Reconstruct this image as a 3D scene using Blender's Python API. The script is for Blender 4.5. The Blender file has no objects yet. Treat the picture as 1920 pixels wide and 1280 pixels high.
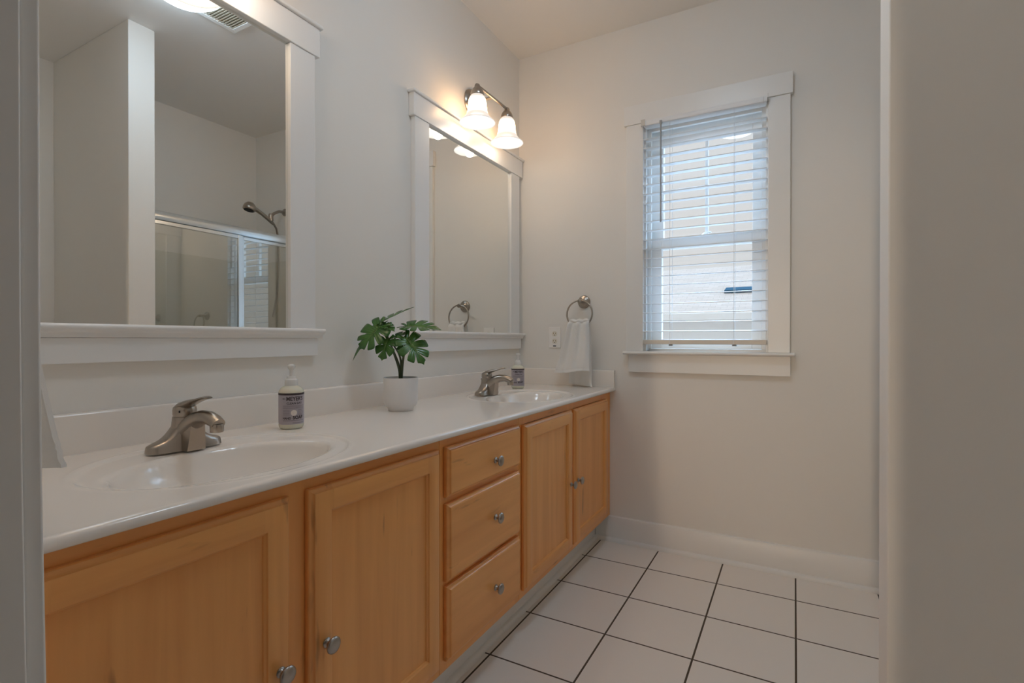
import bpy, bmesh, math, random
from mathutils import Vector, Matrix
PI = math.pi
random.seed(7)
S = bpy.context.scene
COL = S.collection

# ------------------------------------------------------------------ camera, sky, exposure
D = 2.5556            # inner face of the window wall
H = 2.607             # ceiling height
YN = 0.185            # inner face of the doorway wall
cam_d = bpy.data.cameras.new('camera')
cam = bpy.data.objects.new('camera', cam_d); COL.objects.link(cam)
cam.location = (1.3622, 0.0, 1.0316)
cam.rotation_euler = (PI/2 - 0.0041, 0.0, 0.5037)
cam_d.sensor_fit = 'HORIZONTAL'; cam_d.sensor_width = 36.0
cam_d.lens = 36.0 * 960.95 / 1920.0
cam_d.clip_start = 0.01; cam_d.clip_end = 200
S.camera = cam

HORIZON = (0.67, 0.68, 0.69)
SKY_FILL = (7.0, 11.0, 16.0)          # added bright sky band above the view, to push daylight through the blind
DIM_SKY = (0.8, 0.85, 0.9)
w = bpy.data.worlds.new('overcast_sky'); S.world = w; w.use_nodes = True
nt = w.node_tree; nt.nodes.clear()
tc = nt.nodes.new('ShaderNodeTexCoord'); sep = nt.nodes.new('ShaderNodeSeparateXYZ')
def wn(kind, **kw):
    n = nt.nodes.new(kind)
    for k, v in kw.items(): setattr(n, k, v)
    return n
def smooth(sock, a, b):
    m = wn('ShaderNodeMapRange', interpolation_type='SMOOTHSTEP'); m.inputs['From Min'].default_value = a; m.inputs['From Max'].default_value = b
    nt.links.new(sock, m.inputs['Value']); return m.outputs[0]
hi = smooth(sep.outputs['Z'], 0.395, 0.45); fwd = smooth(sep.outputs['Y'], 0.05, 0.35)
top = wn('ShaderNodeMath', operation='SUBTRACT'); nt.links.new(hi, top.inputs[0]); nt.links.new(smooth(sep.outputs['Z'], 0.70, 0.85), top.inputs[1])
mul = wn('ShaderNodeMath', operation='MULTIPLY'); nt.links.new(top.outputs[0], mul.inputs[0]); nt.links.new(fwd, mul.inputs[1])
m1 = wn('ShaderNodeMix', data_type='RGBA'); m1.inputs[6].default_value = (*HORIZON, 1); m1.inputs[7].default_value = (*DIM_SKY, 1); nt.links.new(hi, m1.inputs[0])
mx = wn('ShaderNodeMix', data_type='RGBA'); mx.inputs[7].default_value = (*SKY_FILL, 1); nt.links.new(m1.outputs[2], mx.inputs[6]); nt.links.new(mul.outputs[0], mx.inputs[0])
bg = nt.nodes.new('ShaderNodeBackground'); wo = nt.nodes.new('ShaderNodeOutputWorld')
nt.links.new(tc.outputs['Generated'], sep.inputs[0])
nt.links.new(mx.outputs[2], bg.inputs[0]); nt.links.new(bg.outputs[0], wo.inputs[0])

S.view_settings.view_transform = 'Standard'
S.view_settings.look = 'None'
S.view_settings.exposure = 0.15
S.view_settings.gamma = 1.0
S.view_settings.use_curve_mapping = False
try:
    S.cycles.use_denoising = True
    S.cycles.max_bounces = 14; S.cycles.diffuse_bounces = 8; S.cycles.glossy_bounces = 6
    S.cycles.transparent_max_bounces = 12
    S.cycles.sample_clamp_indirect = 6.0
    S.cycles.caustics_reflective = True
except Exception:
    pass
BULB_W = 0.40          # each bulb of the light over the corner mirror
BULB2_W = 0.55         # each bulb of the light over the mirror by the doorway
SHADE_E = 15.5; SHADE_C = (1.0, 0.60, 0.30)
HALL_FILL_W = 330; HALL_FILL_C = (1.0, 0.78, 0.56)  # spotlight added behind the camera as fill, unseen in the view
BULB_C = (1.0, 0.88, 0.72)
DOME_E = 14.5
DOME_C = (0.82, 1.03, 1.24)

# ------------------------------------------------------------------ materials
def new_mat(name):
    m = bpy.data.materials.new(name); m.use_nodes = True
    return m, m.node_tree, m.node_tree.nodes['Principled BSDF']
def N(t, kind, **kw):
    n = t.nodes.new(kind)
    for k, v in kw.items(): setattr(n, k, v)
    return n
def bump(t, p, scale, strength, dist=0.001, coord='Object', detail=4):
    tcn = N(t, 'ShaderNodeTexCoord'); no = N(t, 'ShaderNodeTexNoise'); b = N(t, 'ShaderNodeBump')
    no.inputs['Scale'].default_value = scale; no.inputs['Detail'].default_value = detail
    b.inputs['Strength'].default_value = strength; b.inputs['Distance'].default_value = dist
    t.links.new(tcn.outputs[coord], no.inputs['Vector']); t.links.new(no.outputs[0], b.inputs['Height'])
    t.links.new(b.outputs[0], p.inputs['Normal'])
def plain(name, col, rough=0.5, metal=0.0, bmp=None, **kw):
    m, t, p = new_mat(name)
    p.inputs['Base Color'].default_value = (*col, 1); p.inputs['Roughness'].default_value = rough
    p.inputs['Metallic'].default_value = metal
    for k, v in kw.items(): p.inputs[k.replace('_', ' ')].default_value = v
    if bmp: bump(t, p, *bmp)
    return m
def wood(name, axis, a, b, dark):
    m, t, p = new_mat(name)
    tcn = N(t, 'ShaderNodeTexCoord'); mp = N(t, 'ShaderNodeMapping'); oi = N(t, 'ShaderNodeObjectInfo')
    cmb = N(t, 'ShaderNodeVectorMath', operation='ADD'); mul = N(t, 'ShaderNodeMath', operation='MULTIPLY')
    mul.inputs[1].default_value = 37.0
    t.links.new(oi.outputs['Random'], mul.inputs[0])
    sc = [26, 26, 26]; sc['xyz'.index(axis)] = 1.6
    mp.inputs['Scale'].default_value = sc
    t.links.new(tcn.outputs['Object'], cmb.inputs[0]); t.links.new(mul.outputs[0], cmb.inputs[1])
    t.links.new(cmb.outputs[0], mp.inputs[0])
    n1 = N(t, 'ShaderNodeTexNoise'); n1.inputs['Scale'].default_value = 1.0; n1.inputs['Detail'].default_value = 6; n1.inputs['Distortion'].default_value = 0.6
    t.links.new(mp.outputs[0], n1.inputs['Vector'])
    r = N(t, 'ShaderNodeValToRGB'); r.color_ramp.elements[0].position = 0.28; r.color_ramp.elements[1].position = 0.72
    r.color_ramp.elements[0].color = (*a, 1); r.color_ramp.elements[1].color = (*b, 1)
    t.links.new(n1.outputs[0], r.inputs[0])
    mp2 = N(t, 'ShaderNodeMapping'); sc2 = [60, 60, 60]; sc2['xyz'.index(axis)] = 9; mp2.inputs['Scale'].default_value = sc2
    t.links.new(cmb.outputs[0], mp2.inputs[0])
    n2 = N(t, 'ShaderNodeTexNoise'); n2.inputs['Scale'].default_value = 0.55; n2.inputs['Detail'].default_value = 3
    t.links.new(mp2.outputs[0], n2.inputs['Vector'])
    r2 = N(t, 'ShaderNodeValToRGB'); r2.color_ramp.elements[0].position = 0.66; r2.color_ramp.elements[1].position = 0.76
    r2.color_ramp.elements[0].color = (0, 0, 0, 1); r2.color_ramp.elements[1].color = (0.55, 0.55, 0.55, 1)
    t.links.new(n2.outputs[0], r2.inputs[0])
    mxn = N(t, 'ShaderNodeMix', data_type='RGBA'); mxn.inputs[7].default_value = (*dark, 1)
    t.links.new(r2.outputs[0], mxn.inputs[0]); t.links.new(r.outputs[0], mxn.inputs[6])
    t.links.new(mxn.outputs[2], p.inputs['Base Color'])
    p.inputs['Roughness'].default_value = 0.36; p.inputs['Coat Weight'].default_value = 0.25; p.inputs['Coat Roughness'].default_value = 0.18
    return m

M = {}
M['wall'] = plain('wall_paint', (0.85, 0.825, 0.78), 0.62, bmp=(260, 0.06, 0.0008))
M['ceil'] = plain('ceiling_paint', (0.87, 0.85, 0.82), 0.8, bmp=(180, 0.05, 0.001))
M['trim'] = plain('trim_paint', (0.86, 0.85, 0.825), 0.33)
M['frame'] = plain('mirror_frame_paint', (0.86, 0.855, 0.845), 0.28)
M['mirror'] = plain('mirror_silver', (0.88, 0.89, 0.87), 0.0, 1.0)
M['marble'] = plain('cultured_marble', (0.88, 0.82, 0.755), 0.115)
WA, WB, WD = (0.80, 0.345, 0.095), (0.93, 0.445, 0.135), (0.26, 0.095, 0.025)
M['wood_v'] = wood('maple_upright_grain', 'z', WA, WB, WD)
M['wood_h'] = wood('maple_level_grain', 'y', WA, WB, WD)
M['wood_in'] = plain('cabinet_interior', (0.45, 0.30, 0.16), 0.6)
M['nickel'] = plain('brushed_nickel', (0.43, 0.38, 0.33), 0.28, 1.0)
M['nickel_dark'] = plain('satin_nickel_knob', (0.42, 0.39, 0.36), 0.30, 1.0)
M['black'] = plain('dark_hole', (0.02, 0.018, 0.016), 0.6)
M['white_plastic'] = plain('white_plastic', (0.80, 0.79, 0.76), 0.35)
M['plate'] = plain('outlet_plate_plastic', (0.93, 0.90, 0.86), 0.35)
M['ivory'] = plain('ivory_plastic', (0.82, 0.77, 0.67), 0.4)
M['slot'] = plain('slot_brass', (0.30, 0.20, 0.06), 0.5)
M['sticker'] = plain('dark_blue_sticker', (0.05, 0.07, 0.11), 0.5)
M['blind'] = plain('faux_wood_slat', (0.86, 0.87, 0.88), 0.4)
M['blind_rail'] = plain('blind_bottom_rail', (0.74, 0.68, 0.60), 0.45)
M['wand'] = plain('tilt_wand_plastic', (0.36, 0.38, 0.40), 0.3)
M['cord'] = plain('blind_cord', (0.78, 0.80, 0.82), 0.7)
M['bracket'] = plain('clear_bracket_plastic', (0.62, 0.60, 0.56), 0.3)
M['towel'] = plain('white_terry', (0.84, 0.82, 0.79), 0.95, bmp=(900, 0.35, 0.0015))
M['pot'] = plain('matte_white_ceramic', (0.78, 0.765, 0.755), 0.55)
M['soil'] = plain('potting_soil', (0.05, 0.035, 0.025), 0.95, bmp=(300, 0.8, 0.004))
M['stem'] = plain('plant_stem', (0.055, 0.075, 0.03), 0.5)
M['alu'] = plain('polished_aluminium', (0.74, 0.78, 0.80), 0.22, 0.85)
M['surround'] = plain('shower_surround', (0.70, 0.66, 0.57), 0.3)
M['acrylic'] = plain('white_acrylic', (0.82, 0.81, 0.78), 0.25)
M['soap'] = plain('cloudy_soap_bottle', (0.72, 0.69, 0.56), 0.22, Subsurface_Weight=0.15)
M['pump'] = plain('clear_pump_plastic', (0.74, 0.73, 0.71), 0.25)
M['label'] = plain('lavender_grey_paper', (0.44, 0.40, 0.44), 0.5)
M['ink'] = plain('dark_print', (0.045, 0.03, 0.035), 0.5)
M['ink2'] = plain('grey_print', (0.22, 0.19, 0.22), 0.5)
M['seal'] = plain('cream_seal', (0.80, 0.72, 0.66), 0.5)
M['vent'] = plain('vent_grille_plastic', (0.72, 0.66, 0.54), 0.5)
M['vent_dark'] = plain('vent_cavity', (0.25, 0.20, 0.13), 0.8)
M['turf'] = plain('pale_gravel', (0.62, 0.61, 0.59), 0.9)
M['siding'] = plain('pale_siding', (0.86, 0.82, 0.77), 0.9, Specular_IOR_Level=0.0)
M['dormer'] = plain('slate_blue_metal', (0.05, 0.10, 0.14), 0.9, Specular_IOR_Level=0.0)

def leaf_mat():
    m, t, p = new_mat('monstera_leaf')
    uv = N(t, 'ShaderNodeTexCoord'); sp = N(t, 'ShaderNodeSeparateXYZ')
    t.links.new(uv.outputs['UV'], sp.inputs[0])
    # u = across (0 rib .. 1 margin), v = along rib ; pale rib + faint side veins
    r = N(t, 'ShaderNodeValToRGB')
    e = r.color_ramp.elements
    e[0].position = 0.0; e[0].color = (0.20, 0.30, 0.12, 1)
    e[1].position = 0.07; e[1].color = (0.075, 0.185, 0.036, 1)
    x = e.new(1.0); x.color = (0.044, 0.135, 0.028, 1)
    t.links.new(sp.outputs['X'], r.inputs[0])
    no = N(t, 'ShaderNodeTexNoise'); no.inputs['Scale'].default_value = 45
    tc2 = N(t, 'ShaderNodeTexCoord'); t.links.new(tc2.outputs['Object'], no.inputs['Vector'])
    mxn = N(t, 'ShaderNodeMix', data_type='RGBA'); mxn.blend_type = 'MULTIPLY'; mxn.inputs[0].default_value = 0.7
    r2 = N(t, 'ShaderNodeValToRGB'); r2.color_ramp.elements[0].color = (0.55, 0.6, 0.5, 1); r2.color_ramp.elements[1].color = (1.35, 1.35, 1.1, 1)
    t.links.new(no.outputs[0], r2.inputs[0]); t.links.new(r.outputs[0], mxn.inputs[6]); t.links.new(r2.outputs[0], mxn.inputs[7])
    t.links.new(mxn.outputs[2], p.inputs['Base Color'])
    p.inputs['Roughness'].default_value = 0.24
    wv = N(t, 'ShaderNodeTexWave'); wv.inputs['Scale'].default_value = 4.0
    cm = N(t, 'ShaderNodeCombineXYZ'); t.links.new(sp.outputs['Y'], cm.inputs[0]); t.links.new(cm.outputs[0], wv.inputs['Vector'])
    b = N(t, 'ShaderNodeBump'); b.inputs['Strength'].default_value = 0.3; b.inputs['Distance'].default_value = 0.002
    t.links.new(wv.outputs[0], b.inputs['Height']); t.links.new(b.outputs[0], p.inputs['Normal'])
    return m
M['leaf'] = leaf_mat()

def tile_mat():
    m, t, p = new_mat('ceramic_floor_tile')
    tcn = N(t, 'ShaderNodeTexCoord'); sp = N(t, 'ShaderNodeSeparateXYZ'); t.links.new(tcn.outputs['Object'], sp.inputs[0])
    s, g = 0.2927, 0.0062
    masks, cells = [], []
    for ax, off in (('X', 0.4902), ('Y', 2.3102)):
        a = N(t, 'ShaderNodeMath', operation='SUBTRACT'); a.inputs[1].default_value = off - 20*s - g/2
        t.links.new(sp.outputs[ax], a.inputs[0])
        d = N(t, 'ShaderNodeMath', operation='DIVIDE'); d.inputs[1].default_value = s; t.links.new(a.outputs[0], d.inputs[0])
        f = N(t, 'ShaderNodeMath', operation='FRACT'); t.links.new(d.outputs[0], f.inputs[0])
        fl = N(t, 'ShaderNodeMath', operation='FLOOR'); t.links.new(d.outputs[0], fl.inputs[0]); cells.append(fl)
        # wobble of the grout edge
        l = N(t, 'ShaderNodeMath', operation='LESS_THAN'); l.inputs[1].default_value = g/s; t.links.new(f.outputs[0], l.inputs[0]); masks.append(l)
    mxm = N(t, 'ShaderNodeMath', operation='MAXIMUM'); t.links.new(masks[0].outputs[0], mxm.inputs[0]); t.links.new(masks[1].outputs[0], mxm.inputs[1])
    cmb = N(t, 'ShaderNodeCombineXYZ'); t.links.new(cells[0].outputs[0], cmb.inputs[0]); t.links.new(cells[1].outputs[0], cmb.inputs[1])
    wn = N(t, 'ShaderNodeTexWhiteNoise', noise_dimensions='3D'); t.links.new(cmb.outputs[0], wn.inputs[0])
    r = N(t, 'ShaderNodeValToRGB'); r.color_ramp.elements[0].color = (0.87, 0.81, 0.75, 1); r.color_ramp.elements[1].color = (0.90, 0.845, 0.785, 1)
    t.links.new(wn.outputs[0], r.inputs[0])
    no = N(t, 'ShaderNodeTexNoise'); no.inputs['Scale'].default_value = 7; t.links.new(tcn.outputs['Object'], no.inputs['Vector'])
    rg = N(t, 'ShaderNodeValToRGB'); rg.color_ramp.elements[0].color = (0.05, 0.032, 0.02, 1); rg.color_ramp.elements[1].color = (0.13, 0.095, 0.065, 1)
    t.links.new(no.outputs[0], rg.inputs[0])
    mxn = N(t, 'ShaderNodeMix', data_type='RGBA'); t.links.new(mxm.outputs[0], mxn.inputs[0]); t.links.new(r.outputs[0], mxn.inputs[6]); t.links.new(rg.outputs[0], mxn.inputs[7])
    t.links.new(mxn.outputs[2], p.inputs['Base Color'])
    mr2 = N(t, 'ShaderNodeMapRange'); mr2.inputs['To Min'].default_value = 0.38; mr2.inputs['To Max'].default_value = 0.9
    t.links.new(mxm.outputs[0], mr2.inputs[0]); t.links.new(mr2.outputs[0], p.inputs['Roughness'])
    inv = N(t, 'ShaderNodeMath', operation='SUBTRACT'); inv.inputs[0].default_value = 1.0; t.links.new(mxm.outputs[0], inv.inputs[1])
    b = N(t, 'ShaderNodeBump'); b.inputs['Strength'].default_value = 0.6; b.inputs['Distance'].default_value = 0.002
    t.links.new(inv.outputs[0], b.inputs['Height']); t.links.new(b.outputs[0], p.inputs['Normal'])
    return m
M['tile'] = tile_mat()

def roof_mat():
    m, t, p = new_mat('pale_shingles')
    tcn = N(t, 'ShaderNodeTexCoord'); br = N(t, 'ShaderNodeTexBrick')
    br.inputs['Scale'].default_value = 2.2; br.inputs['Color1'].default_value = (0.50, 0.40, 0.33, 1); br.inputs['Color2'].default_value = (0.56, 0.45, 0.375, 1); br.inputs['Mortar'].default_value = (0.42, 0.34, 0.285, 1)
    br.inputs['Mortar Size'].default_value = 0.012
    t.links.new(tcn.outputs['Object'], br.inputs['Vector']); t.links.new(br.outputs[0], p.inputs['Base Color'])
    p.inputs['Roughness'].default_value = 0.9; p.inputs['Specular IOR Level'].default_value = 0.0
    return m
M['roof'] = roof_mat()

def glass_mat(name, tint, refl, rough=0.0):
    m = bpy.data.materials.new(name); m.use_nodes = True; t = m.node_tree; t.nodes.clear()
    o = N(t, 'ShaderNodeOutputMaterial'); mix = N(t, 'ShaderNodeMixShader'); tr = N(t, 'ShaderNodeBsdfTransparent'); gl = N(t, 'ShaderNodeBsdfGlossy')
    tr.inputs[0].default_value = (*tint, 1); gl.inputs['Roughness'].default_value = rough
    fr = N(t, 'ShaderNodeLayerWeight'); fr.inputs[0].default_value = 0.5
    pw = N(t, 'ShaderNodeMath', operation='POWER'); pw.inputs[1].default_value = 5.0; t.links.new(fr.outputs['Facing'], pw.inputs[0])
    ad = N(t, 'ShaderNodeMath', operation='ADD'); ad.use_clamp = True; ad.inputs[1].default_value = 0.03 + refl
    t.links.new(pw.outputs[0], ad.inputs[0]); t.links.new(ad.outputs[0], mix.inputs[0])
    t.links.new(tr.outputs[0], mix.inputs[1]); t.links.new(gl.outputs[0], mix.inputs[2]); t.links.new(mix.outputs[0], o.inputs[0])
    return m
M['pane'] = glass_mat('window_glass', (0.98, 0.985, 0.985), 0.005)
M['shower_glass'] = glass_mat('shower_door_glass', (0.93, 0.94, 0.91), 0.20)

def emit(name, col, strength):
    m, t, p = new_mat(name)
    p.inputs['Base Color'].default_value = (0.55, 0.55, 0.55, 1); p.inputs['Roughness'].default_value = 0.35
    p.inputs['Emission Color'].default_value = (*col, 1); p.inputs['Emission Strength'].default_value = strength
    return m
def shade_mat():
    # frosted glass lit from within: full at the belly where the bulb sits, fading to the neck and the flared rim
    m, t, p = new_mat('lit_frosted_glass')
    p.inputs['Base Color'].default_value = (0.3, 0.3, 0.3, 1); p.inputs['Roughness'].default_value = 0.3
    tcn = N(t, 'ShaderNodeTexCoord'); sp = N(t, 'ShaderNodeSeparateXYZ'); t.links.new(tcn.outputs['Object'], sp.inputs[0])
    mr = N(t, 'ShaderNodeMapRange'); mr.inputs['From Min'].default_value = -0.172; mr.inputs['From Max'].default_value = -0.042
    t.links.new(sp.outputs['Z'], mr.inputs['Value'])
    r = N(t, 'ShaderNodeValToRGB'); e = r.color_ramp.elements
    e[0].position = 0.0; e[0].color = (0, 0, 0, 1); e[1].position = 1.0; e[1].color = (0, 0, 0, 1)
    for q, v in ((0.30, 0.015), (0.50, 1.0), (0.66, 1.0), (0.86, 0.015)):
        x = e.new(q); x.color = (v, v, v, 1)
    t.links.new(mr.outputs[0], r.inputs[0])
    mxn = N(t, 'ShaderNodeMix', data_type='RGBA'); mxn.clamp_result = False
    mxn.inputs[6].default_value = (0.52, 0.50, 0.48, 1); mxn.inputs[7].default_value = (*[c*SHADE_E for c in SHADE_C], 1)
    t.links.new(r.outputs[0], mxn.inputs[0]); t.links.new(mxn.outputs[2], p.inputs['Emission Color'])
    p.inputs['Emission Strength'].default_value = 1.0
    return m
M['shade'] = shade_mat()
M['dome'] = emit('lit_dome_glass', DOME_C, DOME_E)

# ------------------------------------------------------------------ mesh helpers
class MB:
    def __init__(s): s.v = []; s.f = []; s.m = []; s.uv = None
    def add(s, vs, fs, mi=0):
        o = len(s.v); s.v += [tuple(p) for p in vs]
        for f in fs: s.f.append([i + o for i in f]); s.m.append(mi)
        return s
    def box(s, x0, x1, y0, y1, z0, z1, mi=0):
        vs = [(x, y, z) for x in (x0, x1) for y in (y0, y1) for z in (z0, z1)]
        return s.add(vs, [(0,1,3,2), (4,6,7,5), (0,4,5,1), (2,3,7,6), (0,2,6,4), (1,5,7,3)], mi)
    def lathe(s, prof, c=(0,0,0), axis='z', seg=32, cap=True, mi=0):
        # prof: list of (radius, height along axis)
        vs, fs = [], []
        for r, h in prof:
            for k in range(seg):
                a = 2*PI*k/seg; p, q = r*math.cos(a), r*math.sin(a)
                v = {'z': (p, q, h), 'x': (h, p, q), 'y': (q, h, p)}[axis]
                vs.append((v[0]+c[0], v[1]+c[1], v[2]+c[2]))
        n = len(prof)
        for i in range(n-1):
            for k in range(seg):
                a, b = i*seg+k, i*seg+(k+1) % seg
                fs.append((a, b, b+seg, a+seg))
        if cap:
            if prof[0][0] > 1e-5: fs.append(tuple(reversed(range(seg))))
            if prof[-1][0] > 1e-5: fs.append(tuple(range((n-1)*seg, n*seg)))
        return s.add(vs, fs, mi)
    def tube(s, path, rad, seg=12, cap=True, mi=0, flat=None):
        # rad: number or list; flat: (list of) second radius ratio across "side"
        path = [Vector(p) for p in path]; n = len(path)
        if not isinstance(rad, (list, tuple)): rad = [rad]*n
        if flat is None: flat = [1.0]*n
        T = []
        for i in range(n):
            d = path[min(i+1, n-1)] - path[max(i-1, 0)]; T.append(d.normalized())
        u = T[0].orthogonal().normalized() if abs(T[0].z) > .9 else T[0].cross(Vector((0,0,1))).normalized()
        vs, fs = [], []
        for i in range(n):
            u = (u - T[i]*u.dot(T[i])).normalized(); v = T[i].cross(u)
            for k in range(seg):
                a = 2*PI*k/seg
                vs.append(path[i] + u*math.cos(a)*rad[i]*flat[i] + v*math.sin(a)*rad[i])
        for i in range(n-1):
            for k in range(seg):
                a, b = i*seg+k, i*seg+(k+1) % seg
                fs.append((a, b, b+seg, a+seg))
        if cap: fs += [tuple(reversed(range(seg))), tuple(range((n-1)*seg, n*seg))]
        return s.add(vs, fs, mi)
    def loft(s, secs, closed=True, cap=True, mi=0):
        n = len(secs[0]); vs = [p for q in secs for p in q]; fs = []
        for i in range(len(secs)-1):
            for k in range(n if closed else n-1):
                a, b = i*n+k, i*n+(k+1) % n
                fs.append((a, b, b+n, a+n))
        if cap: fs += [tuple(reversed(range(n))), tuple(range((len(secs)-1)*n, len(secs)*n))]
        return s.add(vs, fs, mi)
    def prism(s, poly, axis, a, b, mi=0):
        # poly points in the two other axes (x: (y,z), y: (x,z), z: (x,y))
        def mk(p, h): return {'x': (h, p[0], p[1]), 'y': (p[0], h, p[1]), 'z': (p[0], p[1], h)}[axis]
        return s.loft([[mk(p, a) for p in poly], [mk(p, b) for p in poly]], mi=mi)
    def build(s, name, mats, parent=None, loc=None, smooth=False, bevel=0, bseg=2, angle=35):
        me = bpy.data.meshes.new(name)
        org = Vector(loc) if loc is not None else Vector((0, 0, 0))
        if parent is not None:
            r = parent
            while r.parent: r = r.parent
            org = Vector(r.location)
        me.from_pydata([tuple(Vector(p) - org) for p in s.v], [], s.f)
        mats = mats if isinstance(mats, (list, tuple)) else [mats]
        for m in mats: me.materials.append(m)
        me.polygons.foreach_set('material_index', s.m)
        bm = bmesh.new(); bm.from_mesh(me)
        bmesh.ops.recalc_face_normals(bm, faces=bm.faces); bm.to_mesh(me); bm.free()
        if smooth or bevel:
            me.polygons.foreach_set('use_smooth', [True]*len(me.polygons))
            me.set_sharp_from_angle(angle=math.radians(angle))
        o = bpy.data.objects.new(name, me); COL.objects.link(o)
        if parent is not None: o.parent = parent
        elif loc is not None: o.location = loc
        if bevel:
            md = o.modifiers.new('edge', 'BEVEL'); md.width = bevel; md.segments = bseg; md.limit_method = 'ANGLE'; md.angle_limit = math.radians(40)
            md.harden_normals = True
        me.update()
        return o
def tag(o, label=None, cat=None, group=None, kind=None):
    if label: o['label'] = label
    if cat: o['category'] = cat
    if group: o['group'] = group
    if kind: o['kind'] = kind
    return o
def thing(name, loc, label, cat, group=None, kind=None):
    o = bpy.data.objects.new(name, None); COL.objects.link(o); o.location = loc; o.empty_display_size = 0.05
    return tag(o, label, cat, group, kind)
def copy_tree(o, parent=None):
    c = o.copy(); COL.objects.link(c); c.parent = parent
    for ch in [x for x in bpy.data.objects if x.parent == o]: copy_tree(ch, c)
    return c

# ------------------------------------------------------------------ room shell
def struct(mb, name, mat, label, cat, **kw):
    return tag(mb.build(name, mat, **kw), label, cat, kind='structure')
XR = 2.36
struct(MB().box(-0.6, 3.0, -6.2, D+0.14, -0.10, 0.0), 'floor', M['tile'], 'pale square floor tiles with dark brown grout lines', 'floor')
struct(MB().box(-0.6, 3.0, -6.2, D+0.14, H, H+0.10), 'ceiling', M['ceil'], 'plain off-white ceiling above the vanity and shower', 'ceiling')
struct(MB().box(-0.12, 0.0, YN, D+0.14, 0, H), 'wall_left', M['wall'], 'off-white wall carrying both framed mirrors behind the vanity', 'wall')
WX0, WX1, WZ0, WZ1 = 0.703, 1.261, 0.965, 2.105
f = MB()
f.box(0, WX0, D, D+0.14, 0, H); f.box(WX1, XR+0.12, D, D+0.14, 0, H)
f.box(WX0, WX1, D, D+0.14, 0, WZ0); f.box(WX0, WX1, D, D+0.14, WZ1, H)
struct(f, 'wall_far', M['wall'], 'off-white wall with the window and the white blind in it', 'wall')
JX = 0.768; JX2 = 1.435
f = MB(); f.box(-0.6, JX-0.025, YN-0.12, YN, 0, H); f.box(JX2+0.025, 3.0, YN-0.12, YN, 0, H); f.box(JX-0.025, JX2+0.025, YN-0.12, YN, 2.08, H)
struct(f, 'wall_near', M['wall'], 'wall holding the doorway the view comes through', 'wall')
struct(MB().box(XR, XR+0.12, YN, D, 0, H), 'wall_right', M['wall'], 'beige wall behind the shower and the side alcove', 'wall')
struct(MB().box(1.531, XR, 1.30, 1.42, 0, H), 'wall_partition', M['wall'], 'short partition wall end standing beside the shower', 'wall', bevel=0.004)
for nm, side, b in (('wall_hall_left', 'along one side of', (-0.7, -0.6, -6.2, YN)), ('wall_hall_right', 'along the other side of', (3.0, 3.1, -6.2, YN)), ('wall_hall_back', 'closing the far end of', (-0.7, 3.1, -6.3, -6.2))):
    struct(MB().box(*b, 0, H), nm, M['wall'], 'plain wall ' + side + ' the hallway outside the doorway', 'wall')

# door jamb and casing of the doorway (outer part of the trim flares slightly at its foot)
def flare(z):
    return 0.0 if z > 1.0 else 0.045 * ((1.0 - z)/1.0)**1.2
t = thing('door_1', (JX, YN-0.06, 0), 'painted door casing at the edge of the doorway', 'door frame', kind='structure')
zs = [0, .15, .3, .45, .6, .75, .9, 1.05, 1.4, 1.8, 2.08]
def jpoly(z, x0, x1, y0, y1):
    e = flare(z); return [(x0, y0, z), (x1+e, y0, z), (x1+e, y1, z), (x0, y1, z)]
f = MB(); f.loft([jpoly(z, JX-0.03, JX+0.006, YN-0.135, YN-0.0005) for z in zs]); f.box(JX2-0.006, JX2+0.03, YN-0.135, YN-0.0005, 0, 2.08); f.box(JX-0.03, JX2+0.03, YN-0.135, YN-0.0005, 2.06, 2.095)
f.build('jamb', M['trim'], t, bevel=0.002)
f = MB(); f.loft([jpoly(z, JX-0.09, JX, YN, YN+0.015) for z in zs]); f.box(JX2, JX2+0.09, YN, YN+0.015, 0, 2.08); f.box(JX-0.10, JX2+0.10, YN, YN+0.018, 2.065, 2.16)
f.build('casing', M['trim'], t, bevel=0.003)

bbp = [(D, 0), (D-0.029, 0), (D-0.029, 0.008), (D-0.026, 0.015), (D-0.019, 0.0195), (D-0.015, 0.020), (D-0.015, 0.118), (D-0.011, 0.125), (D, 0.127)]
struct(MB().prism(bbp, 'x', 0.46, 1.665), 'baseboard_far', M['trim'], 'white baseboard with shoe moulding under the window', 'baseboard', smooth=True)
struct(MB().box(1.531-0.014, 1.531, 1.30-0.014, 1.42, 0, 0.127).box(1.531, XR, 1.286, 1.30, 0, 0.127), 'baseboard_partition', M['trim'], 'white baseboard around the partition wall', 'baseboard', bevel=0.003)

# ------------------------------------------------------------------ window
t = thing('window_1', (0.982, D+0.07, WZ0), 'white double-hung window with flat casing behind the blind', 'window', kind='structure')
f = MB(); f.box(WX0-0.083, WX0+0.002, D-0.02, D, 0.973, 2.100); f.box(WX1-0.002, WX1+0.085, D-0.02, D, 0.973, 2.100)
f.build('side_casing', M['trim'], t, bevel=0.002)
MB().box(WX0-0.093, WX1+0.094, D-0.026, D, 2.100, 2.194).build('head_casing', M['trim'], t, bevel=0.002)
sp = [(D+0.07, .957), (D-0.046, .957), (D-0.051, .960), (D-0.053, .965), (D-0.051, .970), (D-0.046, .973), (D+0.07, .973)]
MB().prism(sp, 'x', 0.612, 1.3635).build('window_stool', M['trim'], t, smooth=True)
MB().box(0.632, 1.348, D-0.02, D, 0.869, 0.957).build('apron', M['trim'], t, bevel=0.002)
f = MB(); f.box(WX0, WX0+0.012, D, D+0.14, .973, 2.1); f.box(WX1-0.012, WX1, D, D+0.14, .973, 2.1); f.box(WX0, WX1, D, D+0.14, 2.088, WZ1); f.box(WX0, WX1, D+0.06, D+0.16, WZ0, .985)
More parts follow.
